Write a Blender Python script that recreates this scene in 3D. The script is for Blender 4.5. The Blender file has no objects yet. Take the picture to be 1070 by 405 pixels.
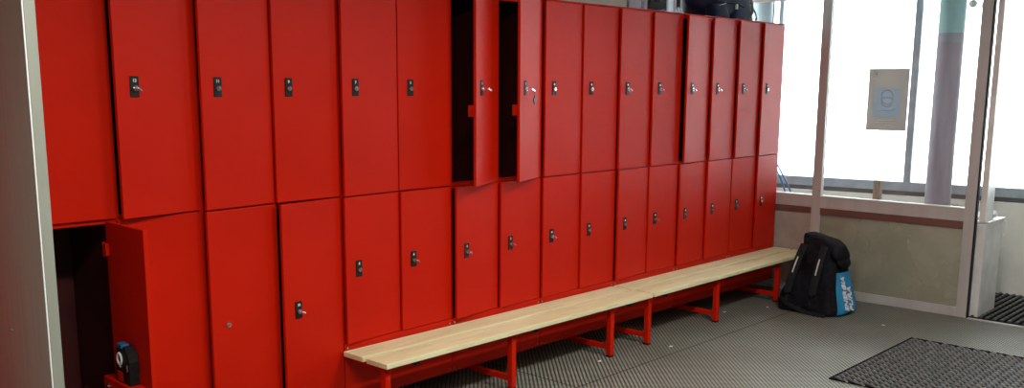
import bpy, bmesh, math, random
from mathutils import Vector, Matrix
random.seed(4)
S = bpy.context.scene
COL = S.collection
R = math.radians

# ------------------------------------------------------------------ camera
cd = bpy.data.cameras.new('camera'); cam = bpy.data.objects.new('camera', cd); COL.objects.link(cam)
F_PX, W_PX, CY = 997.18, 1070.0, 264.64
cd.sensor_fit = 'HORIZONTAL'; cd.sensor_width = 36.0
cd.lens = F_PX / W_PX * 36.0
cd.shift_y = (CY - 202.5) / W_PX
cd.clip_start = 0.05
yaw, pitch, roll = 0.8224, -0.1738, 0.0057
f = Vector((math.sin(yaw)*math.cos(pitch), math.cos(yaw)*math.cos(pitch), math.sin(pitch)))
r0 = Vector((math.cos(yaw), -math.sin(yaw), 0)); u0 = r0.cross(f)
r = math.cos(roll)*r0 + math.sin(roll)*u0
u = -math.sin(roll)*r0 + math.cos(roll)*u0
M = Matrix((r, u, -f)).transposed().to_4x4()
M.translation = Vector((-1.842, -4.056, 1.795))
cam.matrix_world = M
S.camera = cam

# ------------------------------------------------------------------ light and exposure
SKY = 3.6
CEIL = 42.0
w = bpy.data.worlds.new('sky'); S.world = w; w.use_nodes = True
w.node_tree.nodes['Background'].inputs[0].default_value = (0.93, 0.97, 1.0, 1)
w.node_tree.nodes['Background'].inputs[1].default_value = SKY
def area(name, loc, sx, sy, power, col=(1, 1, 1), rot=(0, 0, 0)):
    l = bpy.data.lights.new(name, 'AREA'); l.shape = 'RECTANGLE'; l.size = sx; l.size_y = sy
    l.energy = power; l.color = col
    o = bpy.data.objects.new(name, l); COL.objects.link(o); o.location = loc; o.rotation_euler = rot
    return o
area('added_fill_light', (-0.4, -2.6, 2.93), 1.2, 0.3, CEIL, (1.0, 0.95, 0.88))  # unseen fill lights added under the ceiling to brighten the room, no fixtures
area('added_fill_light', (2.6, -2.6, 2.93), 1.2, 0.3, CEIL, (1.0, 0.95, 0.88))
S.view_settings.view_transform = 'Standard'
S.view_settings.look = 'None'
S.view_settings.gamma = 1.0
S.view_settings.use_curve_mapping = False
S.view_settings.exposure = 1.07

# ------------------------------------------------------------------ materials
def mat(name, col, rough=0.5, metal=0.0, ior=1.45, spec=0.5):
    m = bpy.data.materials.new(name); m.use_nodes = True
    b = m.node_tree.nodes['Principled BSDF']
    b.inputs['Base Color'].default_value = (*col, 1); b.inputs['Roughness'].default_value = rough
    b.inputs['Metallic'].default_value = metal; b.inputs['IOR'].default_value = ior
    b.inputs['Specular IOR Level'].default_value = spec
    return m
def nd(m, t, **kw):
    n = m.node_tree.nodes.new(t)
    for k, v in kw.items(): setattr(n, k, v)
    return n
def lk(m, a, b): m.node_tree.links.new(a, b)
def math_n(m, op, a, b=None, c=None):
    n = nd(m, 'ShaderNodeMath', operation=op)
    for i, v in enumerate((a, b, c)):
        if v is None: continue
        if isinstance(v, (int, float)): n.inputs[i].default_value = v
        else: lk(m, v, n.inputs[i])
    return n.outputs[0]
def noise_col(m, c1, c2, scale, lo=0.35, hi=0.65, detail=4, sc=(1, 1, 1), bump=0.0, coord='Object', rough=None, bscale=None):
    tc = nd(m, 'ShaderNodeTexCoord'); mp = nd(m, 'ShaderNodeMapping'); mp.inputs['Scale'].default_value = sc
    lk(m, tc.outputs[coord], mp.inputs[0])
    n = nd(m, 'ShaderNodeTexNoise'); n.inputs['Scale'].default_value = scale; n.inputs['Detail'].default_value = detail
    lk(m, mp.outputs[0], n.inputs['Vector'])
    cr = nd(m, 'ShaderNodeValToRGB')
    cr.color_ramp.elements[0].position = lo; cr.color_ramp.elements[1].position = hi
    cr.color_ramp.elements[0].color = (*c1, 1); cr.color_ramp.elements[1].color = (*c2, 1)
    lk(m, n.outputs['Fac'], cr.inputs[0])
    b = m.node_tree.nodes['Principled BSDF']; lk(m, cr.outputs[0], b.inputs['Base Color'])
    if bump:
        bp = nd(m, 'ShaderNodeBump'); bp.inputs['Strength'].default_value = bump; bp.inputs['Distance'].default_value = 0.01
        src = n
        if bscale:
            src = nd(m, 'ShaderNodeTexNoise'); src.inputs['Scale'].default_value = bscale; src.inputs['Detail'].default_value = 3
            lk(m, mp.outputs[0], src.inputs['Vector'])
        lk(m, src.outputs['Fac'], bp.inputs['Height']); lk(m, bp.outputs[0], b.inputs['Normal'])
    return m

RED = noise_col(mat('red_enamel', (0.5, 0.012, 0.004), 0.44, spec=0.13), (0.50, 0.009, 0.0005), (0.57, 0.012, 0.0008), 1.3,
                bump=0.02, bscale=180)
REDK = noise_col(mat('dark_red_enamel', (0.3, 0.01, 0.008), 0.4), (0.36, 0.009, 0.005), (0.41, 0.012, 0.007), 1.3)
REDI = noise_col(mat('cabinet_inside_shade', (0.06, 0.006, 0.005), 0.6), (0.05, 0.004, 0.004), (0.07, 0.006, 0.005), 3)  # the same red darkened, shade inside the lockers is in the colour
BLACKP = noise_col(mat('black_plastic', (0.01, 0.01, 0.01), 0.5, spec=0.25), (0.008, 0.008, 0.009), (0.014, 0.014, 0.014), 60)
CHROME = noise_col(mat('chrome', (0.6, 0.6, 0.6), 0.2, 1.0), (0.55, 0.55, 0.55), (0.7, 0.7, 0.7), 40)
WHITE = noise_col(mat('white_print', (0.8, 0.8, 0.8), 0.5), (0.78, 0.78, 0.78), (0.84, 0.84, 0.84), 40)
STEEL = mat('brushed_steel', (0.42, 0.40, 0.38), 0.3, 1.0)
noise_col(STEEL, (0.62, 0.60, 0.57), (0.78, 0.76, 0.72), 30, 0.3, 0.7, sc=(8, 8, 0.05), bump=0.05)
EDGE = noise_col(mat('pale_steel_edge', (0.42, 0.43, 0.38), 0.45, 0.2), (0.27, 0.29, 0.245), (0.31, 0.33, 0.28), 12, sc=(1, 1, 0.2))
ALU = noise_col(mat('anodised_aluminium', (0.5, 0.47, 0.45), 0.4, 0.15), (0.47, 0.455, 0.445), (0.54, 0.525, 0.51), 10, sc=(1, 1, 0.1))
ALUW = noise_col(mat('bare_aluminium', (0.6, 0.6, 0.58), 0.4, 0.25), (0.72, 0.72, 0.70), (0.88, 0.88, 0.86), 9, 0.3, 0.7, bump=0.08)
ALUB = noise_col(mat('grey_blue_window_frame', (0.3, 0.34, 0.37), 0.45, 0.2), (0.26, 0.3, 0.33), (0.33, 0.37, 0.40), 10)
CONC = noise_col(mat('cast_concrete', (0.3, 0.28, 0.24), 0.85), (0.60, 0.585, 0.52), (0.76, 0.74, 0.67), 2.6, 0.3, 0.75, detail=8, bump=0.25, bscale=60)
PLAST = noise_col(mat('wall_plaster', (0.5, 0.5, 0.47), 0.8), (0.42, 0.42, 0.39), (0.48, 0.48, 0.45), 2, bump=0.1, bscale=120)
PALEG = noise_col(mat('pale_green_wall_paint', (0.62, 0.70, 0.62), 0.6), (0.60, 0.68, 0.60), (0.66, 0.74, 0.66), 2)
CEILM = noise_col(mat('ceiling_paint', (0.6, 0.6, 0.58), 0.8), (0.50, 0.50, 0.48), (0.56, 0.56, 0.54), 2)
COLM = noise_col(mat('violet_grey_column', (0.25, 0.2, 0.24), 0.5), (0.19, 0.175, 0.205), (0.25, 0.23, 0.26), 3, sc=(4, 4, 0.5))
TEALM = noise_col(mat('teal_column', (0.2, 0.36, 0.38), 0.5), (0.20, 0.33, 0.34), (0.26, 0.39, 0.40), 3, sc=(4, 4, 0.5))  # teal tone for the upper part of the column
BLUEP = noise_col(mat('blue_plastic', (0.01, 0.12, 0.3), 0.4), (0.008, 0.09, 0.22), (0.015, 0.14, 0.3), 20)
RUBBER = noise_col(mat('black_rubber', (0.02, 0.02, 0.02), 0.42), (0.016, 0.016, 0.017), (0.03, 0.03, 0.031), 40)
LEAF = noise_col(mat('dry_leaf', (0.25, 0.15, 0.08), 0.8), (0.2, 0.11, 0.06), (0.35, 0.24, 0.14), 30)
PAPER = noise_col(mat('white_paper', (0.8, 0.8, 0.8), 0.7), (0.72, 0.72, 0.72), (0.85, 0.85, 0.85), 30)

def wood(name, c1, c2, c3):
    m = mat(name, c1, 0.5)
    tc = nd(m, 'ShaderNodeTexCoord'); mp = nd(m, 'ShaderNodeMapping'); mp.inputs['Scale'].default_value = (1.1, 16, 16)
    lk(m, tc.outputs['Object'], mp.inputs[0])
    n = nd(m, 'ShaderNodeTexNoise'); n.inputs['Scale'].default_value = 3; n.inputs['Detail'].default_value = 6; n.inputs['Distortion'].default_value = 0.6
    lk(m, mp.outputs[0], n.inputs['Vector'])
    cr = nd(m, 'ShaderNodeValToRGB'); e = cr.color_ramp.elements
    e[0].position = 0.3; e[0].color = (*c2, 1); e[1].position = 0.62; e[1].color = (*c1, 1)
    lk(m, n.outputs['Fac'], cr.inputs[0])
    # glued-up staves: blocks of slightly different tone along the board
    mp2 = nd(m, 'ShaderNodeMapping'); mp2.inputs['Scale'].default_value = (1, 1, 1)
    lk(m, tc.outputs['Object'], mp2.inputs[0])
    bt = nd(m, 'ShaderNodeTexBrick'); bt.inputs['Scale'].default_value = 1; bt.inputs['Mortar Size'].default_value = 0.0
    bt.inputs['Brick Width'].default_value = 0.42; bt.inputs['Row Height'].default_value = 0.055
    bt.inputs['Color1'].default_value = (1, 1, 1, 1); bt.inputs['Color2'].default_value = (*c3, 1)
    lk(m, mp2.outputs[0], bt.inputs['Vector'])
    mx = nd(m, 'ShaderNodeMixRGB', blend_type='MULTIPLY'); mx.inputs[0].default_value = 1
    lk(m, cr.outputs[0], mx.inputs[1]); lk(m, bt.outputs['Color'], mx.inputs[2])
    lk(m, mx.outputs[0], m.node_tree.nodes['Principled BSDF'].inputs['Base Color'])
    return m
PINE = wood('varnished_pine', (0.82, 0.79, 0.50), (0.70, 0.64, 0.37), (0.92, 0.91, 0.86))

def make_translucent(m, amount, col):
    t = m.node_tree; b = t.nodes['Principled BSDF']; out = [n for n in t.nodes if n.type == 'OUTPUT_MATERIAL'][0]
    tr = t.nodes.new('ShaderNodeBsdfTranslucent'); tr.inputs[0].default_value = (*col, 1)
    mx = t.nodes.new('ShaderNodeMixShader'); mx.inputs[0].default_value = amount
    t.links.new(b.outputs[0], mx.inputs[1]); t.links.new(tr.outputs[0], mx.inputs[2]); t.links.new(mx.outputs[0], out.inputs[0])
    return m
def glass(name, tint=(1, 1, 1), refl=0.05, dirt=None):
    m = bpy.data.materials.new(name); m.use_nodes = True; t = m.node_tree; t.nodes.clear()
    out = t.nodes.new('ShaderNodeOutputMaterial'); tr = t.nodes.new('ShaderNodeBsdfTransparent'); gl = t.nodes.new('ShaderNodeBsdfGlossy')
    tr.inputs[0].default_value = (*tint, 1); gl.inputs['Roughness'].default_value = 0.02
    fr = t.nodes.new('ShaderNodeFresnel'); fr.inputs['IOR'].default_value = 1.45
    mx = t.nodes.new('ShaderNodeMixShader')
    t.links.new(fr.outputs[0], mx.inputs[0]); t.links.new(tr.outputs[0], mx.inputs[1]); t.links.new(gl.outputs[0], mx.inputs[2])
    last = mx.outputs[0]
    if dirt:
        df = t.nodes.new('ShaderNodeBsdfDiffuse'); df.inputs[0].default_value = (*dirt[1], 1)
        tc = t.nodes.new('ShaderNodeTexCoord'); no = t.nodes.new('ShaderNodeTexNoise'); no.inputs['Scale'].default_value = 2.5; no.inputs['Detail'].default_value = 5
        t.links.new(tc.outputs['Object'], no.inputs['Vector'])
        ma = t.nodes.new('ShaderNodeMath'); ma.operation = 'MULTIPLY'; ma.inputs[1].default_value = dirt[0]
        t.links.new(no.outputs['Fac'], ma.inputs[0])
        m2 = t.nodes.new('ShaderNodeMixShader'); t.links.new(ma.outputs[0], m2.inputs[0]); t.links.new(last, m2.inputs[1]); t.links.new(df.outputs[0], m2.inputs[2])
        last = m2.outputs[0]
    t.links.new(last, out.inputs[0])
    return m
GLASS = glass('clear_glass', (0.97, 0.99, 0.99))
GLASSD = glass('dusty_green_glass', (0.84, 0.86, 0.80), dirt=(0.6, (0.66, 0.64, 0.53)))
GLASSL = glass('dusty_pink_glass', (0.86, 0.82, 0.80), dirt=(0.8, (0.78, 0.68, 0.62)))

def floor_mat():
    m = mat('studded_rubber_tiles', (0.12, 0.12, 0.10), 0.55)
    geo = nd(m, 'ShaderNodeNewGeometry'); sp = nd(m, 'ShaderNodeSeparateXYZ'); lk(m, geo.outputs['Position'], sp.inputs[0])
    x, y = sp.outputs[0], sp.outputs[1]; P = 0.0245
    def cell(v): return math_n(m, 'ABSOLUTE', math_n(m, 'SUBTRACT', math_n(m, 'FRACT', math_n(m, 'DIVIDE', v, P)), 0.5))
    rx_ = math_n(m, 'MULTIPLY', math_n(m, 'ADD', x, y), 0.70711); ry_ = math_n(m, 'MULTIPLY', math_n(m, 'SUBTRACT', x, y), 0.70711)
    u_, v_ = cell(rx_), cell(ry_)
    s = math_n(m, 'ADD', math_n(m, 'POWER', u_, 2.0), math_n(m, 'POWER', v_, 2.0))
    mr = nd(m, 'ShaderNodeMapRange', interpolation_type='SMOOTHSTEP'); lk(m, s, mr.inputs[0])
    mr.inputs[1].default_value = 0.08; mr.inputs[2].default_value = 0.20; mr.inputs[3].default_value = 1; mr.inputs[4].default_value = 0
    stud = mr.outputs[0]
    seam1 = math_n(m, 'LESS_THAN', math_n(m, 'ABSOLUTE', math_n(m, 'ADD', y, 0.569)), 0.0045)
    s2 = math_n(m, 'LESS_THAN', math_n(m, 'ABSOLUTE', math_n(m, 'SUBTRACT', x, 2.5)), 0.005)
    s2 = math_n(m, 'MULTIPLY', s2, math_n(m, 'GREATER_THAN', y, -0.569))
    seam = math_n(m, 'MAXIMUM', seam1, s2)
    no = nd(m, 'ShaderNodeTexNoise'); no.inputs['Scale'].default_value = 2.2; no.inputs['Detail'].default_value = 6
    lk(m, geo.outputs['Position'], no.inputs['Vector'])
    cr = nd(m, 'ShaderNodeValToRGB'); cr.color_ramp.elements[0].position = 0.3; cr.color_ramp.elements[1].position = 0.7
    cr.color_ramp.elements[0].color = (0.27, 0.275, 0.225, 1); cr.color_ramp.elements[1].color = (0.36, 0.365, 0.305, 1)
    lk(m, no.outputs['Fac'], cr.inputs[0])
    mx = nd(m, 'ShaderNodeMixRGB'); mx.inputs[1].default_value = (0.035, 0.036, 0.030, 1)
    lk(m, stud, mx.inputs[0]); lk(m, cr.outputs[0], mx.inputs[2])
    mx2 = nd(m, 'ShaderNodeMixRGB'); mx2.inputs[2].default_value = (0.012, 0.012, 0.012, 1)
    lk(m, seam, mx2.inputs[0]); lk(m, mx.outputs[0], mx2.inputs[1])
    b = m.node_tree.nodes['Principled BSDF']; lk(m, mx2.outputs[0], b.inputs['Base Color'])
    bp = nd(m, 'ShaderNodeBump'); bp.inputs['Strength'].default_value = 0.7; bp.inputs['Distance'].default_value = 0.004
    lk(m, math_n(m, 'SUBTRACT', stud, seam), bp.inputs['Height']); lk(m, bp.outputs[0], b.inputs['Normal'])
    return m
FLOOR = floor_mat()

# ------------------------------------------------------------------ mesh helpers
class MB:
    def __init__(s): s.bm = bmesh.new()
    def box(s, x0, x1, y0, y1, z0, z1, bev=0.0, seg=2, rot=None, piv=None, mi=0):
        t = bmesh.new(); bmesh.ops.create_cube(t, size=1)
        for v in t.verts: v.co = Vector(((x0+x1)/2 + v.co.x*(x1-x0), (y0+y1)/2 + v.co.y*(y1-y0), (z0+z1)/2 + v.co.z*(z1-z0)))
        if bev: bmesh.ops.bevel(t, geom=list(t.edges), offset=bev, segments=seg, affect='EDGES', profile=0.5)
        if rot is not None:
            pv = Vector(piv) if piv else Vector(((x0+x1)/2, (y0+y1)/2, (z0+z1)/2))
            for v in t.verts: v.co = pv + rot @ (v.co - pv)
        s.add(t, mi); return s
    def add(s, t, mi=0):
        for fc in t.faces: fc.material_index = mi
        me = bpy.data.meshes.new('t'); t.to_mesh(me); t.free(); s.bm.from_mesh(me); bpy.data.meshes.remove(me)
    def cyl(s, p0, p1, r1, r2=None, n=20, mi=0):
        p0, p1 = Vector(p0), Vector(p1); d = p1-p0; t = bmesh.new()
        bmesh.ops.create_cone(t, cap_ends=True, segments=n, radius1=r1, radius2=r1 if r2 is None else r2, depth=d.length)
        q = d.to_track_quat('Z', 'Y').to_matrix().to_4x4(); q.translation = (p0+p1)/2
        bmesh.ops.transform(t, matrix=q, verts=t.verts); s.add(t, mi); return s
    def ball(s, c, rx, ry, rz, n=16, rot=None, mi=0):
        t = bmesh.new(); bmesh.ops.create_uvsphere(t, u_segments=n, v_segments=n//2+2, radius=1)
        for v in t.verts:
            q = Vector((v.co.x*rx, v.co.y*ry, v.co.z*rz))
            if rot is not None: q = rot @ q
            v.co = Vector(c)+q
        s.add(t, mi); return s
    def tube(s, pts, r, n=8, flat=None, mi=0):
        """swept tube through points; flat=(w,t,normal) sweeps a strap instead"""
        pts = [Vector(p) for p in pts]; t = bmesh.new(); rings = []
        for i, p in enumerate(pts):
            d = (pts[min(i+1, len(pts)-1)] - pts[max(i-1, 0)]).normalized()
            if flat:
                nn = Vector(flat[2]); a = d.cross(nn).normalized(); b = a.cross(d).normalized()
                ws, ts = flat[0]/2, flat[1]/2
                ring = [p+a*ws*cx+b*ts*cy for cx, cy in ((-1, -1), (-.6, -1.3), (.6, -1.3), (1, -1), (1, 1), (.6, 1.3), (-.6, 1.3), (-1, 1))]
            else:
                a = d.orthogonal().normalized() if i == 0 else (a0 - d*a0.dot(d)).normalized()
                b = d.cross(a); rr = r[i] if isinstance(r, (list, tuple)) else r
                ring = [p + a*rr*math.cos(k*2*math.pi/n) + b*rr*math.sin(k*2*math.pi/n) for k in range(n)]
            a0 = a
            rings.append([t.verts.new(q) for q in ring])
        k = len(rings[0])
        for i in range(len(rings)-1):
            for j in range(k): t.faces.new((rings[i][j], rings[i][(j+1) % k], rings[i+1][(j+1) % k], rings[i+1][j]))
        t.faces.new(rings[0][::-1]); t.faces.new(rings[-1]); bmesh.ops.recalc_face_normals(t, faces=t.faces)
        s.add(t, mi); return s
    def loft(s, rings, mi=0):
        t = bmesh.new(); vr = [[t.verts.new(q) for q in rg] for rg in rings]; k = len(vr[0])
        for i in range(len(vr)-1):
            for j in range(k): t.faces.new((vr[i][j], vr[i][(j+1) % k], vr[i+1][(j+1) % k], vr[i+1][j]))
        t.faces.new(vr[0][::-1]); t.faces.new(vr[-1]); bmesh.ops.recalc_face_normals(t, faces=t.faces)
        s.add(t, mi); return s
    def build(s, name, m, parent=None, loc=(0, 0, 0), smooth=False, rz=0.0):
        me = bpy.data.meshes.new(name); s.bm.to_mesh(me); s.bm.free()
        for k in (m if isinstance(m, (list, tuple)) else [m]): me.materials.append(k)
        if smooth:
            for p in me.polygons: p.use_smooth = True
            try: me.set_sharp_from_angle(angle=R(40))
            except Exception: pass
        o = bpy.data.objects.new(name, me); COL.objects.link(o); o.parent = parent; o.location = loc; o.rotation_euler = (0, 0, rz)
        return o
def superring(cx, cy, z, rx, ry, e=3.2, n=32, tilt=(0, 0)):
    out = []
    for k in range(n):
        a = 2*math.pi*k/n; c, s_ = math.cos(a), math.sin(a)
        x = math.copysign(abs(c)**(2/e), c)*rx; y = math.copysign(abs(s_)**(2/e), s_)*ry
        out.append(Vector((cx+x, cy+y, z + tilt[0]*x + tilt[1]*y)))
    return out
def thing(name, label, cat, loc=(0, 0, 0), rz=0.0, group=None):
    o = bpy.data.objects.new(name, None); o.empty_display_size = 0.1; COL.objects.link(o)
    o.location = loc; o.rotation_euler = (0, 0, rz); o['label'] = label; o['category'] = cat
    if group: o['group'] = group
    return o
def tag(o, label, cat, group=None):
    o['label'] = label; o['category'] = cat
    if group: o['group'] = group
    return o
def struct(o): o['kind'] = 'structure'; return o
def text_mesh(txt, size, m, name, parent, mw, shear=0.0, ext=0.0004, bold=0.0, space=1.0):
    c = bpy.data.curves.new('t', 'FONT'); c.body = txt; c.size = size; c.extrude = ext; c.shear = shear; c.offset = bold
    c.align_x = 'CENTER'; c.align_y = 'CENTER'; c.space_character = space; c.resolution_u = 3
    to = bpy.data.objects.new('t', c); COL.objects.link(to)
    bpy.context.view_layer.update()
    me = bpy.data.meshes.new_from_object(to.evaluated_get(bpy.context.evaluated_depsgraph_get()))
    bpy.data.objects.remove(to); bpy.data.curves.remove(c)
    me.materials.clear(); me.materials.append(m)
    me.transform(mw)
    o = bpy.data.objects.new(name, me); COL.objects.link(o); o.parent = parent
    return o

# ------------------------------------------------------------------ the room
XP, XF = 6.02, 7.2           # plane of the inner glass screen, of the outer window wall
struct(MB().box(-3.2, 9.5, -6.5, 5.5, -0.1, 0.0).build('floor', FLOOR))
struct(MB().box(-3.3, 7.6, -6.6, 0.9, 3.0, 3.1).build('ceiling', CEILM))
struct(MB().box(-3.3, -3.2, -6.6, 0.9, 0, 3.0).build('wall_left', PLAST))
struct(MB().box(-3.2, 7.6, -6.6, -6.5, 0, 3.0).build('wall_front', PLAST))
struct(MB().box(-3.2, 4.66, 0.72, 0.86, 0, 3.0).build('wall_back', PALEG))
struct(MB().box(7.4, 7.55, -6.5, -4.3, 0, 3.0).build('wall_right', PLAST))
# window in the back wall above the lockers
wf = MB()
wf.box(4.665, 4.68, 0.70, 0.80, 2.0, 3.0)
wf.box(4.69, 4.86, 0.72, 0.80, 2.0, 3.0)
wf.box(4.885, 4.935, 0.71, 0.80, 2.0, 3.0, 0.004)
wf.box(5.33, 5.37, 0.71, 0.80, 2.0, 3.0, 0.004)
wf.box(4.68, 6.0, 0.72, 0.80, 0.0, 2.0)
w3 = struct(wf.build('window_3', ALUB))
MB().box(4.94, 6.0, 0.755, 0.762, 2.0, 3.0).build('glass_pane', GLASS, w3)

# inner glass screen with aluminium frame, one top-level structure
fr = MB()
Y0, YM0, YM1, YE0, YE1 = 0.68, -0.325, -0.405, -1.595, -1.675
T = 0.05
def rail(y0, y1, z0, z1, b=0.003): fr.box(XP, XP+T, min(y0, y1), max(y0, y1), z0, z1, b)
rail(YM0, YM1, 0, 3.0); rail(YE0, YE1, 0, 3.0)
rail(Y0, YE1, 2.535, 2.60)
rail(Y0, YM0, 0.765, 0.868); rail(YM1, YE0, 0.765, 0.868)
rail(Y0, YM0, 0.0, 0.075); rail(YM1, YE0, 0.0, 0.075)
screen = struct(fr.build('window_1', ALU))
ss = MB(); ss.box(XP-0.006, XP+0.05, YM1-0.001, YE0+0.001, 0.868, 0.8735, 0.001); ss.box(XP-0.006, XP+0.05, YM0+0.001, Y0, 0.868, 0.8735, 0.001); ss.build('lit_sill_strip', noise_col(mat('lit_sill_white', (0.8, 0.8, 0.8), 0.4), (0.80, 0.81, 0.82), (0.88, 0.88, 0.88), 9), screen)  # added white strip, the lit top of the transom put into its colour
MB().box(XP+0.004, XP+0.045, YE1-0.011, YE1-0.001, 0.0, 3.0).build('dark_gap_strip', BLACKP, screen)  # black strip added to draw the dark gap between stile and post
bd = MB()
bd.box(XP+0.008, XP+0.042, YM1-0.002, YE0+0.002, 0.71, 0.764, 0.002); bd.box(XP+0.008, XP+0.042, YM0+0.002, Y0, 0.71, 0.764, 0.002)
bd.build('glazing_bead', noise_col(mat('bead_red_reflection', (0.12, 0.04, 0.035), 0.3), (0.15, 0.065, 0.055), (0.19, 0.085, 0.07), 5), screen)  # reflection of the red lockers put into the bead colour
g = MB(); g.box(XP+0.022, XP+0.028, YE0, YM1, 0.868, 2.535); g.box(XP+0.022, XP+0.028, YM0, Y0, 0.868, 2.535)
g.box(XP+0.022, XP+0.028, YE1, Y0, 2.60, 3.0); g.build('glass_pane', GLASS, screen)
MB().box(XP+0.022, XP+0.028, YE0, YM1, 0.075, 0.71).build('lower_pane', GLASSD, screen)
MB().box(XP+0.022, XP+0.028, YM0, Y0, 0.075, 0.71).build('lower_pane', GLASSL, screen)

# low concrete wall right behind the screen and the outer parapet
struct(MB().box(6.10, 6.46, -1.655, 0.85, 0, 0.80, 0.006).build('wall_low', CONC))
t9 = math.tan(R(9))
def fx(y, off=0.0): return XF - t9*(y+1.6) + off
RZF = Matrix.Rotation(R(9), 3, 'Z')
def fbox(mb, ya, yb, z0, z1, d0, d1, b=0.0):
    """box along the outer wall line (slightly rotated in plan)"""
    pv = Vector((XF, -1.6, 0)); L = lambda y: (y+1.6)/math.cos(R(9))
    mb.box(XF+d0, XF+d1, -1.6+L(min(ya, yb)), -1.6+L(max(ya, yb)), z0, z1, b, rot=RZF, piv=pv)
m_ = MB(); fbox(m_, -4.3, 2.6, 0, 0.81, 0, 0.16); struct(m_.build('wall_outer', CONC))
m_ = MB()
fbox(m_, -4.3, 2.6, 0.852, 0.935, 0.05, 0.13, 0.004)
fbox(m_, -4.3, 2.6, 2.88, 3.0, 0.05, 0.13, 0.004)
for ya, yb in ((-0.70, -0.76), (-2.35, -2.42), (-4.2, -4.3), (0.905, 0.94), (0.50, 0.535)): fbox(m_, ya, yb, 0.935, 2.88, 0.05, 0.13, 0.004)
ff = struct(m_.build('window_2', ALUB))
m_ = MB(); fbox(m_, -4.2, 2.5, 0.81, 0.852, 0.07, 0.12); m_.build('seal', noise_col(mat('dark_seal', (0.05, 0.05, 0.055), 0.6), (0.09, 0.09, 0.09), (0.12, 0.12, 0.12), 8), ff)
m_ = MB(); fbox(m_, -4.2, 2.5, 0.935, 2.88, 0.088, 0.094); m_.build('glass_pane', GLASS, ff)

# steel clad stub wall beside the doorway and the post on it
stub = MB(); stub.box(6.075, 6.50, -1.745, -1.675, 0, 0.75, 0.006)
stub.box(6.10, 6.52, -1.76, -1.66, 0.75, 0.768, 0.003)
struct(stub.build('trim_1', ALUW))
post = MB(); post.box(6.05, 6.235, -1.745, -1.70, 0.768, 3.0, 0.005)
struct(post.build('trim_2', ALUW))

# ------------------------------------------------------------------ lockers
XD = 0.4; YC = 0.02
ZS = 1.215
def lock_parts(door, lx, lz, num=None, plate=True, key=0, thin=False):
    """lock pieces on a door: local x (negative from the hinge), height lz"""
    if plate:
        MB().box(lx-0.022, lx+0.022, -0.004, 0.001, lz-0.045, lz+0.045, 0.0035, 2).build('lock_plate', BLACKP, door)
    yb = -0.004 if plate else 0.0
    c = MB().cyl((lx, 0.0, lz-0.006), (lx, yb-0.009, lz-0.006), 0.0145, 0.0125, 20)
    c.cyl((lx, yb-0.009, lz-0.006), (lx, yb-0.013, lz-0.006), 0.0075, 0.006, 14)
    c.build('lock_cylinder', CHROME, door, smooth=True)
    if key:
        k = MB()
        if key == 3:
            k.box(lx+0.000, lx+0.055, yb-0.042, yb-0.036, lz-0.017, lz-0.004, 0.001, rot=Matrix.Rotation(R(12), 3, 'Y'))
            k.cyl((lx, yb-0.008, lz-0.006), (lx+0.004, yb-0.04, lz-0.006), 0.004, 0.004, 10)
        else:
            k.cyl((lx, yb-0.008, lz-0.006), (lx+0.001, yb-0.024, lz-0.008), 0.0045, 0.0045, 10)
            k.box(lx-0.003, lx+0.020, yb-0.028, yb-0.022, lz-0.015, lz-0.007, 0.001, rot=Matrix.Rotation(R(28), 3, 'Y'))
        k.build('key', CHROME, door)
    if num and plate:
        mw = Matrix.Translation((lx, -0.0045, lz+0.026)) @ Matrix.Rotation(R(90), 4, 'X')
        text_mesh(num, 0.019, WHITE, 'number', door, mw, bold=0.0006)
    elif plate:
        MB().cyl((lx, -0.004, lz+0.024), (lx, -0.0055, lz+0.024), 0.0065, 0.006, 12).build('number_sticker', WHITE, door)

def door(root, x1, z0, z1, ang, lx=None, lz=None, wd=0.394, **kw):
    g_ = 0.003
    m = MB(); h = z1-z0
    m.box(-wd, 0, 0.0, 0.018, 0, h, 0.0022, 2)
    d = m.build('door', RED, root, loc=(x1-g_, 0, z0), rz=R(ang))
    if lx is not None: lock_parts(d, lx-wd, lz-z0, **kw)
    return d

upper_ang = {-3: 0.0, -2: 0.0, -1: 0.0, 0: 8.3, 1: 6.3, 2: 2.6, 3: 4.4, 4: 0.2, 5: 25.0, 6: 22.0, 7: 3.5, 8: 1.5, 9: 2.8, 10: 2.6, 11: 6.6, 12: 3.6, 13: 3.4, 14: 3.4}
lower_ang = {-3: 0.0, -2: 0.0, -1: 88.5, 0: 0.0, 1: 5.6, 2: 6.3, 3: 3.9, 4: 2.0, 5: 5.6, 6: 3.1, 7: 2.4, 8: 1.9, 9: 3.8, 10: 1.2, 11: 2.6, 12: 2.6, 13: 0.4, 14: 3.0}
numU = {0: '13', 1: '11', 2: '9', 3: '7', 4: '5', 5: '3', 6: '1'}
numL = {2: '10', 3: '8', 4: '6', 5: '4', 6: '2'}
keyU = {0: 1, 5: 3, 6: 3, 9: 1, 10: 1, 11: 1, 12: 1, 13: 1, 14: 0}
keyL = {2: 1, 4: 1, 5: 1, 6: 1, 7: 1, 10: 1}
unit_labels = {
 -3: 'red double locker hidden behind the brushed steel panel, mirrored in its face',
 -1: 'leftmost red double locker beside the brushed steel panel, its lower left door standing wide open',
 1: 'red double locker with long lower doors just left of the benches',
 3: 'red double locker above the left end of the nearer bench, all doors shut',
 5: 'red double locker whose two upper doors stand half open over dark compartments',
 7: 'red double locker directly right of the one with two open upper doors',
 9: 'red double locker above the joint where the two benches meet',
 11: 'red double locker under the navy bag, upper left door slightly ajar',
 13: 'last red double locker of the row, next to the glass screen'}
def inner_ang(k): return None
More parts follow.
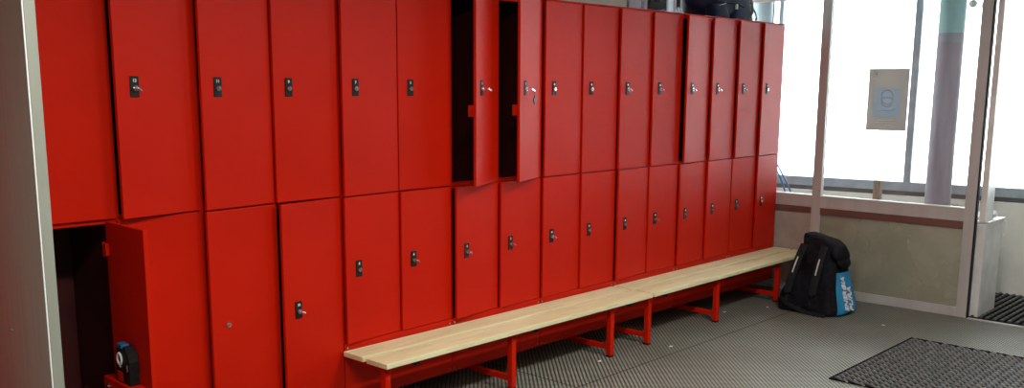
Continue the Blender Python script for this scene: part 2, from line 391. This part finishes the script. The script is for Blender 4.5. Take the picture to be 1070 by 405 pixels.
for k0 in range(-3, 15, 2):
    bench_unit = k0 >= 3
    root = thing('locker', unit_labels[k0], 'locker', (k0*XD, 0, 0), group='red lockers standing in one row')
    x0, x1 = 0.002, 2*XD-0.002; t = 0.012; zb, zt = 0.086 if bench_unit else 0.0, 2.335; YB = 0.50
    c = MB()
    c.box(x0, x0+t, YC, YB, zb, zt); c.box(x1-t, x1, YC, YB, zb, zt)
    c.box(x0+t, x1-t, YB-0.01, YB, zb, zt)
    c.box(x0+t, x1-t, YC, YB-0.01, zt-t, zt); c.box(x0+t, x1-t, YC, YB-0.01, zb, zb+t)
    c.box(x0+t, x1-t, YC, YB-0.01, ZS-0.008, ZS+0.008)
    c.box(XD-0.006, XD+0.006, YC, YB-0.01, zb+t, zt-t)
    if bench_unit: c.box(x0+t, x1-t, YC, YB-0.01, 0.405, 0.417)
    c.build('carcass', REDI if False else RED, root)
    # front frame: stiles, rails, top strip
    s_ = MB(); 
    s_.box(x0, x0+0.022, YC-0.001, YC+0.02, zb, zt-0.001); s_.box(x1-0.022, x1, YC-0.001, YC+0.02, zb, zt-0.001)
    s_.box(XD-0.018, XD+0.018, YC-0.001, YC+0.02, zb, zt-0.001)
    s_.box(x0, x1, YC-0.0005, YC+0.02, ZS-0.018, ZS+0.018)
    s_.box(x0, x1, YC-0.0005, YC+0.02, zt-0.035, zt-0.001)
    s_.build('front_frame', RED, root)
    tp = MB(); tp.box(x0, x1, 0.0, YC+0.01, 2.326, 2.336, 0.002); tp.build('top_strip', RED, root)
    # lining of the compartments: dark sheets with the inside shade put into their colour
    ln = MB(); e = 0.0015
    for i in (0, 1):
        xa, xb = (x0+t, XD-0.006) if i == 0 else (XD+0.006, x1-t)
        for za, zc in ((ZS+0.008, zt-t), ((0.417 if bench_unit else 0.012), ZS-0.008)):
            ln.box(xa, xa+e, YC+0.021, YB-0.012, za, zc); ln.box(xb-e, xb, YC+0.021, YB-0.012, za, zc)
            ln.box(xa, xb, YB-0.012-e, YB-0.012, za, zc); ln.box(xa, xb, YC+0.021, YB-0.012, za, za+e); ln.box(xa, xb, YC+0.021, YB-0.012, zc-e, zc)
    ln.build('shade_lining', REDI, root)
    if bench_unit:
        kp = MB(); kp.box(x0, x1, 0.0, YC, 0.088, 0.417, 0.0015)
        panel = kp.build('kick_panel', REDK if False else RED, root)
        for sx in (x0+0.018, x1-0.018):
            for sz in (0.392, 0.108):
                MB().cyl((sx, 0.001, sz), (sx, -0.003, sz), 0.0065, 0.005, 12).build('screw', CHROME, panel, smooth=True)
    else:
        kp = MB(); kp.box(x0, x1, 0.03, 0.045, 0.0, 0.09); kp.build('plinth', RED, root)
    for i in (0, 1):
        k = k0+i; xr = (i+1)*XD - (0.002 if i == 1 else 0)
        wd = 0.392
        # the lock of a door is at its free, left edge
        uk = dict(num=numU.get(k), key=keyU.get(k, 0))
        d = door(root, xr, ZS+0.004, 2.322, upper_ang[k], 0.088 if k >= 0 else None, 1.782, wd, **uk)
        if k in (5, 6):
            MB().box(-wd+0.004, -wd+0.050, 0.018, 0.052, 0.40, 0.465, 0.002).build('latch_box', RED, d)
        if k == 6:
            tg = MB(); lx = 0.088-wd; lz = 1.782-(ZS+0.004)
            tg.tube([(lx+0.035, -0.042, lz-0.012), (lx+0.042, -0.043, lz-0.03), (lx+0.045, -0.043, lz-0.05)], 0.0012, 6)
            tg.box(lx+0.026, lx+0.064, -0.049, -0.042, lz-0.092, lz-0.054, 0.001, rot=Matrix.Rotation(R(45), 3, 'Y'))
            tg.build('key_tag', noise_col(mat('dark_key_tag', (0.03, 0.01, 0.01), 0.4), (0.03, 0.008, 0.008), (0.05, 0.012, 0.01), 20), d)
        zl0 = 0.421 if bench_unit else 0.098
        zl = 0.824 if bench_unit else 0.664
        if k == -1:
            d = door(root, xr-0.032, zl0, ZS-0.004, lower_ang[k], None, None, 0.365)
            for hz in (0.965, 0.13):
                hg = MB(); hg.box(-0.028, 0.006, 0.018, 0.034, hz, hz+0.055, 0.002); hg.cyl((-0.002, 0.030, hz-0.005), (-0.002, 0.030, hz+0.06), 0.005, 0.005, 10)
                hg.build('hinge', RED, d)
            MB().box(-0.30, -0.015, 0.018, 0.075, 0.26, 0.440, 0.003).build('lock_housing', RED, d)
            cb = MB(); cb.cyl((-0.06, 0.07, 0.40), (-0.06, 0.083, 0.40), 0.012, 0.012, 16); cb.build('housing_bolt', CHROME, d, smooth=True)
            cl = MB(); 
            prof = [(-0.255, 0.0), (-0.125, 0.0), (-0.125, 0.11), (-0.14, 0.145), (-0.17, 0.162), (-0.215, 0.158), (-0.245, 0.135), (-0.255, 0.10)]
            cl.loft([[Vector((a, yy, 0.443+b)) for a, b in prof] for yy in (0.021, 0.062)])
            cl.build('coin_lock', BLACKP, d)
            bl = MB(); bl.box(-0.20, -0.145, 0.030, 0.066, 0.590, 0.612, 0.006); bl.build('coin_slot', BLUEP, d)
            sh = MB(); 
            for q in range(28):
                a0, a1 = 2*math.pi*q/28, 2*math.pi*(q+1)/28
                pa = Vector((-0.168+0.020*math.cos(a0), 0.064, 0.545+0.024*math.sin(a0))); pb = Vector((-0.168+0.020*math.cos(a1), 0.064, 0.545+0.024*math.sin(a1)))
                sh.cyl(pa, pb, 0.0055, 0.0055, 6)
            sh.box(-0.174, -0.162, 0.0625, 0.066, 0.508, 0.530, 0.001)
            sh.build('round_badge', WHITE, d)
            MB().box(-0.238, -0.226, 0.061, 0.065, 0.50, 0.53, 0.002).build('slot_plate', CHROME, d)
            MB().box(-0.185, -0.135, 0.061, 0.064, 0.446, 0.488, 0.001).build('red_label', RED, d)
        else:
            lk_on = k >= 1 and k not in (11, 12) or k in (11, 12)
            d = door(root, xr, zl0, ZS-0.004, lower_ang[k], 0.088 if k >= 1 else None, zl, wd, num=numL.get(k), key=keyL.get(k, 0), plate=(k != 1))
        if k0 <= 1 or True:
            pass

# ------------------------------------------------------------------ benches in front of the row
def bench(x0, x1, legs, label):
    root = thing('bench', label, 'bench', (x0, 0, 0), group='pine slat benches on red frames')
    L = x1-x0; zt = 0.382; th = 0.028
    MB().box(0, L, -0.175, -0.010, zt-th, zt, 0.004, 3).build('slat', PINE, root)
    MB().box(0, L, -0.372, -0.205, zt-th, zt, 0.004, 3).build('slat', PINE, root)
    for lx in legs:
        lx -= x0; h = 0.019
        lg = MB(); lg.box(lx-h, lx+h, -0.325, -0.287, 0.012, zt-th, 0.004, 2)
        leg = lg.build('leg', RED, root)
        MB().box(lx-h-0.001, lx+h+0.001, -0.327, -0.285, 0.0, 0.014, 0.003).build('foot', BLACKP, leg)
        cr = MB(); cr.box(lx-0.014, lx+0.014, -0.288, 0.49, 0.05, 0.084, 0.003); cr.build('crossbar', RED, root)
        tr_ = MB(); tr_.box(lx-0.014, lx+0.014, -0.340, -0.02, zt-th-0.03, zt-th, 0.003); tr_.build('top_rail', RED, root)
        lr = MB(); lr.box(lx-h, lx+h, 0.452, 0.49, 0.0, 0.05, 0.003); lr.build('leg', RED, root)
    for lx in legs[:-1] if x0 > 3 else legs:
        lx = lx - x0 + 0.19
        if lx > L-0.02: continue
        hk = MB(); hk.box(lx-0.030, lx+0.022, -0.335, -0.280, zt-th-0.020, zt-th, 0.004); hk.box(lx-0.006, lx+0.026, -0.330, -0.29, zt-th-0.034, zt-th-0.018, 0.004)
        hk.build('bracket', BLACKP, root)
    return root
bench(1.185, 3.566, [1.232, 2.20, 3.17], 'nearer pine slat bench on red steel legs, its left end in open view')
bench(3.590, 5.985, [3.605, 4.52, 5.50], 'farther pine slat bench on red steel legs, ending at the glass screen')

# ------------------------------------------------------------------ brushed steel panel, left foreground
pn = thing('steel_panel', 'tall brushed steel panel with a pale narrow edge at the far left of the photo', 'panel', (-0.775, -1.2, 0))
MB().box(0, 0.004, 0.001, 1.17, 0.0, 2.9, 0.0012).build('brushed_face', STEEL, pn)
MB().box(0.0045, 0.0375, -0.003, 1.17, 0.0, 2.9, 0.003, 3).build('pale_edge', EDGE, pn)
MB().box(0.0, 0.0042, -0.0045, 0.0, 0.0, 2.9, 0.001).build('highlight_line', WHITE, pn)  # highlight along the panel corner drawn as a thin white strip
sc_ = MB().cyl((0, 0.283, 1.029), (-0.003, 0.283, 1.029), 0.006, 0.004, 16); sc_.build('screw', CHROME, pn, smooth=True)

# ------------------------------------------------------------------ backpack
FAB = noise_col(mat('black_nylon', (0.005, 0.005, 0.007), 0.7, spec=0.15), (0.003, 0.003, 0.005), (0.008, 0.008, 0.012), 25, bump=0.8, bscale=14)
STRAPM = noise_col(mat('black_webbing', (0.012, 0.012, 0.014), 0.7, spec=0.2), (0.010, 0.010, 0.012), (0.018, 0.018, 0.022), 60)
BLUEF = noise_col(mat('bright_blue_fabric', (0.01, 0.22, 0.45), 0.5), (0.008, 0.20, 0.42), (0.014, 0.26, 0.52), 8, bump=0.2, bscale=20)
GREYR = noise_col(mat('reflective_strip', (0.5, 0.5, 0.5), 0.4), (0.45, 0.46, 0.47), (0.6, 0.6, 0.6), 30)
bp_root = thing('backpack', 'big black ski backpack with a blue lettered side standing against the glass screen', 'backpack', (5.47, -0.68, 0), R(-90))
bp_root.scale = (1, 1, 0.95)
# z, cx, rx, cy, ry
prof = [(0.0, 0.0, 0.20, 0.0, 0.15), (0.012, -0.005, 0.28, 0.0, 0.205), (0.06, -0.005, 0.292, 0.0, 0.21), (0.13, -0.002, 0.270, 0.01, 0.20), (0.24, 0.010, 0.225, 0.025, 0.18),
        (0.34, 0.02, 0.19, 0.045, 0.15), (0.44, 0.024, 0.172, 0.06, 0.135), (0.52, 0.022, 0.165, 0.07, 0.125), (0.59, 0.018, 0.162, 0.075, 0.11), (0.615, 0.012, 0.150, 0.08, 0.095), (0.625, 0.01, 0.12, 0.08, 0.06)]
def bag_at(z):
    for a, b in zip(prof, prof[1:]):
        if a[0] <= z <= b[0]:
            t_ = (z-a[0])/(b[0]-a[0]); return [a[i]+(b[i]-a[i])*t_ for i in range(5)]
    return list(prof[-1])
rings = []
for i in range(41):
    z = 0.625*i/40; _, cx, rx, cy, ry = bag_at(z)
    rg = superring(cx, cy, z, rx, ry, 3.4, 40, tilt=(-0.26*z/0.6, 0))
    for k, v in enumerate(rg):
        wv = 0.006*math.sin(9*v.x/0.2+17*z)+0.005*math.sin(23*z+k*0.7)
        if z > 0.03: v.x += wv*0.7; v.y += wv
    rings.append(rg)
MB().loft(rings).build('body', FAB, bp_root, smooth=True)
# flap / hood bulging on the right of the top
hd = MB(); hd.ball((0.165, 0.03, 0.50), 0.055, 0.12, 0.085, 20, rot=Matrix.Rotation(R(-28), 3, 'Y'))
hd.ball((0.200, 0.02, 0.435), 0.040, 0.10, 0.055, 16, rot=Matrix.Rotation(R(-20), 3, 'Y'))
hd.build('side_pocket', FAB, bp_root, smooth=True)
# top opening rim and carry handle
hr = MB(); hr.tube([(0.02+0.15*math.cos(a), 0.075+0.09*math.sin(a), 0.598-0.26*0.15*math.cos(a)) for a in [2*math.pi*k/24 for k in range(25)]], 0.011, 8)
hr.build('rim', FAB, bp_root, smooth=True)
h2 = MB(); h2.tube([(-0.06, -0.03, 0.60), (-0.055, -0.045, 0.63), (-0.02, -0.05, 0.648), (0.05, -0.05, 0.640), (0.085, -0.045, 0.61), (0.09, -0.035, 0.585)], 0.012, 8, flat=(0.026, 0.008, (0, -1, 0.3)))
h2.build('carry_handle', STRAPM, bp_root, smooth=True)
for sx, ex in ((-0.10, -0.165), (0.075, 0.05)):
    pts = []
    for i in range(13):
        s = i/12; z = 0.565-0.40*s; _, cx, rx, cy, ry = bag_at(z)
        pts.append((sx+(ex-sx)*s, cy-ry-0.016-0.035*math.sin(math.pi*min(1, s*1.1)), z))
    stp = MB().tube(pts, 0.01, flat=(0.062, 0.018, (0, -1, 0))).build('shoulder_strap', STRAPM, bp_root, smooth=True)
    q = pts[3:8]
    MB().tube([(a-0.004, b-0.014, c) for a, b, c in q], 0.01, flat=(0.011, 0.003, (0, -1, 0))).build('reflective_strip', GREYR, stp)
    ww = MB().tube([pts[-1], (ex-0.005, -0.185, 0.13), (ex-0.01, -0.205, 0.08)], 0.01, flat=(0.024, 0.004, (0, -1, 0)))
    ww.box(ex-0.02, ex+0.012, -0.215, -0.195, 0.155, 0.18, 0.003)
    ww.build('strap_webbing', STRAPM, bp_root)
# lower front pouches
pk = MB()
pk.loft([[Vector((v.x, v.y, v.z)) for v in superring(-0.125+0.03*s_, -0.165+0.05*s_, 0.02+0.21*s_, 0.115*(1-0.35*s_), 0.06*(1-0.4*s_), 3.0, 24)] for s_ in [k/8 for k in range(9)]])
pk.loft([[Vector((v.x, v.y, v.z)) for v in superring(0.125-0.02*s_, -0.165+0.05*s_, 0.02+0.23*s_, 0.105*(1-0.3*s_), 0.055*(1-0.4*s_), 3.0, 24)] for s_ in [k/8 for k in range(9)]])
pk.build('front_pouch', FAB, bp_root, smooth=True)
ws = MB(); ws.tube([(-0.24, -0.17, 0.10), (-0.15, -0.235, 0.07), (-0.02, -0.235, 0.03), (0.10, -0.24, 0.012), (0.19, -0.24, 0.012)], 0.01, flat=(0.03, 0.005, (0, -1, 0.2)))
ws.build('waist_strap', STRAPM, bp_root)
# blue side panel following the right side (local +x)
rows = []
for i in range(17):
    z = 0.008+0.375*i/16; _, cx, rx, cy, ry = bag_at(z)
    row = []
    for j in range(9):
        v = -0.80+1.62*j/8
        xx = cx+rx*(1-abs(v)**3.4*0.5)**(1/3.4) if abs(v) < 1 else cx+rx*0.75
        row.append(Vector((xx+0.010, cy+v*ry*0.93, z-0.26*z/0.6*rx)))
    rows.append(row)
t_ = bmesh.new(); vv = [[t_.verts.new(q) for q in rw] for rw in rows]; vi = [[t_.verts.new(q-Vector((0.02, 0, 0))) for q in rw] for rw in rows]
for i in range(16):
    for j in range(8):
        t_.faces.new((vv[i][j], vv[i][j+1], vv[i+1][j+1], vv[i+1][j])); t_.faces.new((vi[i][j], vi[i+1][j], vi[i+1][j+1], vi[i][j+1]))
for i in range(16):
    t_.faces.new((vv[i][0], vv[i+1][0], vi[i+1][0], vi[i][0])); t_.faces.new((vv[i][8], vi[i][8], vi[i+1][8], vv[i+1][8]))
for j in range(8):
    t_.faces.new((vv[0][j], vi[0][j], vi[0][j+1], vv[0][j+1])); t_.faces.new((vv[16][j], vv[16][j+1], vi[16][j+1], vi[16][j]))
bmesh.ops.recalc_face_normals(t_, faces=t_.faces)
bmm = MB(); bmm.add(t_); bpanel = bmm.build('blue_side_panel', BLUEF, bp_root, smooth=True)
# lettering reads upward on the side panel: text x -> up the panel, text y -> towards the front (-y)
_, cxa, rxa, cya, rya = bag_at(0.05); _, cxb, rxb, cyb, ryb = bag_at(0.34)
up = Vector(((cxb+rxb)-(cxa+rxa), (cyb-cya)*0.7, 0.29-0.02)).normalized()
side = Vector((0, -1, 0)); side = (side-up*side.dot(up)).normalized(); nrm = up.cross(side)
for txt, sz, off, zc in (('ENERGIA', 0.072, 0.068, 0.195), ('PURA', 0.084, -0.010, 0.150)):
    _, cx, rx, cy, ry = bag_at(zc)
    base = Vector((cx+rx+0.013, cy, zc-0.26*zc/0.6*rx)) + side*off
    mw = Matrix((up, side, nrm)).transposed().to_4x4(); mw.translation = base
    text_mesh(txt, sz, WHITE, 'lettering', bpanel, mw, shear=0.25, ext=0.005, bold=0.0012, space=1.0)

# ------------------------------------------------------------------ navy bag on top of the lockers
NAVY = noise_col(mat('navy_nylon', (0.012, 0.014, 0.035), 0.6, spec=0.25), (0.007, 0.010, 0.032), (0.014, 0.020, 0.062), 9, bump=1.0, bscale=9, detail=2)
BROWNW = noise_col(mat('brown_grey_webbing', (0.08, 0.06, 0.055), 0.7), (0.06, 0.045, 0.04), (0.11, 0.085, 0.08), 40)
nb = thing('duffel_bag', 'navy blue bag lying on top of the lockers, cut by the top of the photo', 'bag', (5.20, 0.235, 2.3385))
rings = []
for i in range(21):
    s = i/20; z = 0.34*s
    if s < 0.35: sw = math.sin(math.pi/2*(0.55+0.45*s/0.35))
    elif s < 0.7: sw = 1.0
    else: sw = math.cos(math.pi/2*(s-0.7)/0.36)
    rg = superring(0.0+0.03*(1-s), 0, z, 0.37*sw, 0.19*sw, 2.6, 40)
    for k, v in enumerate(rg):
        v.y += 0.008*math.sin(7*v.x/0.3+11*z+k*0.5); v.x += 0.006*math.sin(31*z+k)*min(1, z/0.03)
    rings.append(rg)
MB().loft(rings).build('body', NAVY, nb, smooth=True)
zp = MB(); zp.tube([(-0.30, -0.155, 0.14), (-0.15, -0.20, 0.115), (0.0, -0.212, 0.12), (0.12, -0.208, 0.10)], 0.006, 6); zp.build('zip', STRAPM, nb, smooth=True)
pz = MB(); pz.box(-0.012, 0.010, -0.222, -0.206, 0.075, 0.115, 0.004); pz.build('zip_pull', GREYR, nb)
pk = MB()
for (cx_, w_, h_) in ((0.16, 0.17, 0.19), (-0.18, 0.13, 0.10)): pk.loft([superring(cx_, -0.15+0.02*s_, 0.006+h_*s_, w_*(1-0.12*s_), 0.062*(1-0.3*s_), 3.0, 28) for s_ in [k/6 for k in range(7)]])
pk.build('pocket', NAVY, nb, smooth=True)
st = MB(); st.tube([(0.24, -0.17, 0.02), (0.25, -0.215, 0.06), (0.27, -0.20, 0.14), (0.26, -0.15, 0.24)], 0.01, flat=(0.035, 0.005, (0, -1, 0))); st.tube([(0.31, -0.13, 0.05), (0.325, -0.155, 0.10), (0.33, -0.13, 0.2)], 0.01, flat=(0.022, 0.005, (0, -1, 0))); st.build('webbing_strap', BROWNW, nb)
lp = MB(); lp.tube([(0.36, -0.06, 0.26), (0.42, -0.10, 0.16), (0.458, -0.13, 0.07), (0.464, -0.14, 0.030), (0.445, -0.14, 0.018)], 0.009, flat=(0.028, 0.006, (0.3, -1, 0))); lp.build('hanging_strap', STRAPM, nb)
MB().tube([(-0.23, -0.193, 0.093), (-0.21, -0.202, 0.10), (-0.19, -0.206, 0.103), (-0.16, -0.207, 0.112)], 0.003, 6).build('small_logo', GREYR, nb)

# ------------------------------------------------------------------ poster on the glass screen
POST = noise_col(mat('poster_paper', (0.38, 0.35, 0.32), 0.7), (0.46, 0.435, 0.41), (0.50, 0.47, 0.44), 6)
POSTB = noise_col(mat('poster_blue_print', (0.30, 0.36, 0.42), 0.7), (0.38, 0.44, 0.50), (0.42, 0.48, 0.54), 6)
POSTW = noise_col(mat('poster_pale_print', (0.46, 0.46, 0.46), 0.7), (0.70, 0.72, 0.74), (0.76, 0.78, 0.8), 6)
make_translucent(POST, 0.6, (0.5, 0.47, 0.44)); make_translucent(POSTB, 0.6, (0.42, 0.46, 0.50)); make_translucent(POSTW, 0.6, (0.62, 0.62, 0.62))
po = thing('poster', 'grey poster with a pale blue face pictogram stuck on the glass screen', 'poster', (XP-0.002, -0.92, 1.70))
MB().box(0.019, 0.0215, -0.165, -0.105, -0.25, 0.25).box(0.019, 0.0215, 0.115, 0.165, -0.25, 0.25).box(0.019, 0.0215, -0.105, 0.115, -0.25, -0.14).box(0.019, 0.0215, -0.105, 0.115, 0.09, 0.25).build('sheet', POST, po)
X1 = 0.0185
MB().box(0.019, 0.0215, -0.105, 0.115, -0.14, 0.09, 0.0).build('blue_field', POSTB, po)
q = MB()
def line2(pts, rr=0.003):
    for a, b in zip(pts, pts[1:]): q.cyl((X1-0.001, a[0], a[1]), (X1-0.001, b[0], b[1]), rr, rr, 6)
line2([(0.005+0.048*math.cos(a), 0.02+0.055*math.sin(a)) for a in [math.pi*2*k/24 for k in range(25)]])
line2([(-0.045, -0.005), (-0.03, 0.012), (0.005, 0.018), (0.04, 0.012), (0.055, -0.005)])
line2([(0.055, -0.005), (0.045, -0.045), (0.005, -0.06), (-0.035, -0.045), (-0.045, -0.005)])
line2([(-0.06, -0.075), (-0.02, -0.09), (0.03, -0.085), (0.07, -0.10)])
for zz, ya, yb in ((-0.165, -0.055, 0.07), (-0.185, -0.075, 0.09), (-0.203, -0.05, 0.06)): q.box(X1-0.001, X1+0.0005, ya, yb, zz-0.003, zz+0.003)
q.build('face_pictogram', POSTW, po); q = MB()
for ya, yb, za, zb in ((0.082, 0.145, 0.168, 0.171), (0.082, 0.145, 0.232, 0.235), (0.082, 0.085, 0.168, 0.235), (0.142, 0.145, 0.168, 0.235)): q.box(X1-0.001, X1+0.0005, ya, yb, za, zb)
line2([(0.13, 0.225), (0.118, 0.20), (0.105, 0.215), (0.098, 0.195)], 0.0035)
q.build('small_square_logo', POSTW, po)

# ------------------------------------------------------------------ things beyond the screen
cl = thing('round_column', 'violet grey round column with a teal top behind the glass screen, right of the poster', 'column', (6.30, -1.29, 0.80))
MB().cyl((0, 0, 0), (0, 0, 1.43), 0.099, n=40).build('shaft', COLM, cl, smooth=True)
MB().cyl((0, 0, 1.43), (0, 0, 2.2), 0.099, n=40).build('upper_shaft', TEALM, cl, smooth=True)
c2 = MB().cyl((6.62, 0.57, 0), (6.62, 0.57, 3.0), 0.10, n=40).build('round_column', noise_col(mat('pale_blue_column', (0.4, 0.5, 0.55), 0.5), (0.36, 0.46, 0.5), (0.42, 0.52, 0.56), 4), smooth=True)
tag(c2, 'pale blue column behind the glass, above the last locker in the row', 'column')
c3 = MB().box(6.80, 6.84, 0.555, 0.60, 0, 3.0, 0.004).build('window_post', noise_col(mat('dark_violet_post', (0.1, 0.07, 0.09), 0.5), (0.10, 0.075, 0.09), (0.13, 0.10, 0.12), 4))
tag(c3, 'thin dark post standing just right of the pale blue column', 'post')
wb = MB(); wb.box(-0.025, 0.025, -0.032, 0.032, 0, 0.21, 0.004); wb.box(-0.027, 0.027, -0.018, 0.03, 0.19, 0.216, 0.006)
wb = wb.build('wooden_block', noise_col(mat('weathered_wood', (0.2, 0.15, 0.11), 0.8), (0.17, 0.125, 0.09), (0.27, 0.21, 0.16), 12, sc=(4, 4, 0.6)), loc=(6.28, -0.795, 0.80))
tag(wb, 'short brown wooden block standing on the low wall behind the poster glass', 'block')
for (dx, lab) in ((0.0, 'left one of two thin blue rods leaning behind the glass beside the last locker'), (1.0, 'right one of two thin blue rods leaning behind the glass beside the last locker')):
    rd = MB().tube([(6.25+0.05*dx, 0.02-0.035*dx, 0.80), (6.25+0.05*dx, 0.10-0.03*dx, 0.98-0.03*dx), (6.25+0.05*dx, 0.20-0.02*dx, 1.14-0.02*dx)], [0.009, 0.009, 0.007], 10).build('blue_rod', BLUEP, smooth=True)
    tag(rd, lab, 'rod')
# dry leaves heap: uncountable litter
lf = MB()
for i in range(26):
    cx, cy = 6.28+random.uniform(-0.06, 0.06), -1.475+random.uniform(-0.085, 0.085)
    lf.ball((cx, cy, 0.812+random.uniform(0, 0.05)), random.uniform(0.012, 0.022), random.uniform(0.006, 0.014), 0.003, 8,
            rot=Matrix.Rotation(random.uniform(0, 3), 3, 'Z') @ Matrix.Rotation(random.uniform(-1, 1), 3, 'X'))
lf = lf.build('dry_leaves', LEAF); lf['kind'] = 'stuff'; tag(lf, 'little heap of dry brown leaves on the low wall beside the violet column', 'leaves')
# crumpled paper on the stub wall
cp = bmesh.new(); bmesh.ops.create_icosphere(cp, subdivisions=3, radius=1)
for v in cp.verts:
    s = 0.75+0.35*random.random(); v.co = Vector((v.co.x*0.055*s, v.co.y*0.035*s, 0.036+v.co.z*0.034*s))
cm = MB(); cm.add(cp); cm = cm.build('crumpled_paper', PAPER, loc=(6.34, -1.715, 0.768)); tag(cm, 'crumpled white paper lying on the steel clad low wall beside the doorway', 'paper')
hk = MB(); hk.tube([(6.485, -1.749, 0.745), (6.50, -1.775, 0.735), (6.50, -1.778, 0.66), (6.495, -1.765, 0.62)], 0.007, 8)
hk = hk.build('door_hook', ALUW, smooth=True); tag(hk, 'small pale metal hook hanging at the corner of the steel clad low wall', 'hook')
for (yy, xx, lab) in ((-1.225, 6.99, 'round metal glass fixing seen left of the aluminium door post'), (-1.49, 7.02, 'round metal glass fixing seen right of the aluminium door post')):
    kb = MB(); kb.cyl((xx-0.03, yy, 2.505), (fx(yy)+0.088, yy, 2.505), 0.02, 0.02, 16); kb.ball((xx-0.03, yy, 2.505), 0.034, 0.034, 0.034, 16)
    tag(kb.build('glass_fixing', ALU, smooth=True), lab, 'fixing')

# ------------------------------------------------------------------ mats
def link_mat(x0, x1, y0, y1, label):
    root = thing('rubber_mat', label, 'mat', (x0, y0, 0))
    L, Wd = x1-x0, y1-y0
    b = MB()
    b.box(0, L, 0, Wd, 0.001, 0.005)
    for a in ((0, L, 0, 0.006), (0, L, Wd-0.006, Wd), (0, 0.006, 0, Wd), (L-0.006, L, 0, Wd)): b.box(*a, 0.001, 0.010, 0.002, 1)
    b.build('base', PIT, root)
    lk_ = bmesh.new(); px, py = 0.058, 0.053
    ny = int(Wd/py); nx = int(L/px)
    for j in range(ny):
        for i in range(nx+1):
            cx = 0.012 + (i+0.5*(j % 2))*px; cy = 0.030 + j*py
            if cx > L-0.02 or cy > Wd-0.02: continue
            # slanted raised link, S shaped in plan
            pts = [(-0.013, -0.027, 0.010), (-0.007, -0.010, 0.019), (0.007, 0.010, 0.019), (0.013, 0.027, 0.010)]
            wv = 0.0040; rg = []
            for (a, c_, zz) in pts:
                rg.append([lk_.verts.new((cx+a+wv*1.3, cy+c_-wv*0.5, 0.005)), lk_.verts.new((cx+a+wv*0.7, cy+c_-wv*0.4, zz)), lk_.verts.new((cx+a-wv*0.7, cy+c_+wv*0.4, zz)), lk_.verts.new((cx+a-wv*1.3, cy+c_+wv*0.5, 0.005))])
            for a, c_ in zip(rg, rg[1:]):
                for k in range(3): lk_.faces.new((a[k], a[k+1], c_[k+1], c_[k]))
            lk_.faces.new(rg[0]); lk_.faces.new(rg[-1][::-1])
    bmesh.ops.recalc_face_normals(lk_, faces=lk_.faces)
    mm = MB(); mm.add(lk_); o = mm.build('raised_links', MATTOP, root); 
    return root
MATTOP = noise_col(mat('glinting_rubber_top', (0.05, 0.05, 0.05), 0.32), (0.12, 0.135, 0.135), (0.20, 0.215, 0.215), 25, detail=2)  # paler than the black base, glints on the links put into the colour
PIT = noise_col(mat('dark_rubber_base', (0.006, 0.006, 0.006), 0.9, spec=0.1), (0.004, 0.004, 0.004), (0.008, 0.008, 0.008), 30)
link_mat(3.72, 5.08, -3.0, -1.60, 'loose black rubber mat of slanted links on the studded floor, cut by the right edge')
dm = thing('ribbed_doormat', 'black ribbed doormat in the passage beyond the doorway, in front of the concrete parapet', 'mat', (6.04, -3.2, 0))
MB().box(0, 1.14, 0, 1.70, 0.001, 0.008).build('base', PIT, dm)
rb = MB(); yy = 0.02
while yy < 1.68:
    for i in range(12):
        rb.box(0.01+i*0.094, 0.01+i*0.094+0.086, yy, yy+0.024, 0.007, 0.022, 0.005, 1)
    yy += 0.054
rb.build('ribs', noise_col(mat('rib_rubber', (0.05, 0.05, 0.05), 0.4), (0.045, 0.047, 0.05), (0.08, 0.083, 0.087), 20), dm)
th_ = MB().box(5.99, 6.04, -3.2, -1.69, 0, 0.006, 0.002).build('trim_3', ALU); struct(th_)

# ------------------------------------------------------------------ litter on the floor
for (x, y, s, lab) in ((3.668, -0.465, 0.014, 'white paper scrap on the floor right of where the benches meet'),
                       (4.849, -0.194, 0.011, 'tiny white scrap on the floor behind the middle leg of the farther bench'),
                       (5.249, -0.362, 0.010, 'tiny white scrap on the floor left of the last bench leg'),
                       (5.315, -1.302, 0.013, 'pale scrap on the floor between the backpack and the loose black mat'),
                       (3.03, -0.33, 0.010, 'pale scrap on the floor by the right leg of the nearer bench')):
    t_ = bmesh.new(); bmesh.ops.create_icosphere(t_, subdivisions=2, radius=1)
    for v in t_.verts:
        k = 0.7+0.5*random.random(); v.co = Vector((v.co.x*s*k*1.3, v.co.y*s*k, 0.004+v.co.z*0.004*k))
    mm = MB(); mm.add(t_); tag(mm.build('paper_scrap', PAPER, loc=(x, y, 0)), lab, 'scrap', None)
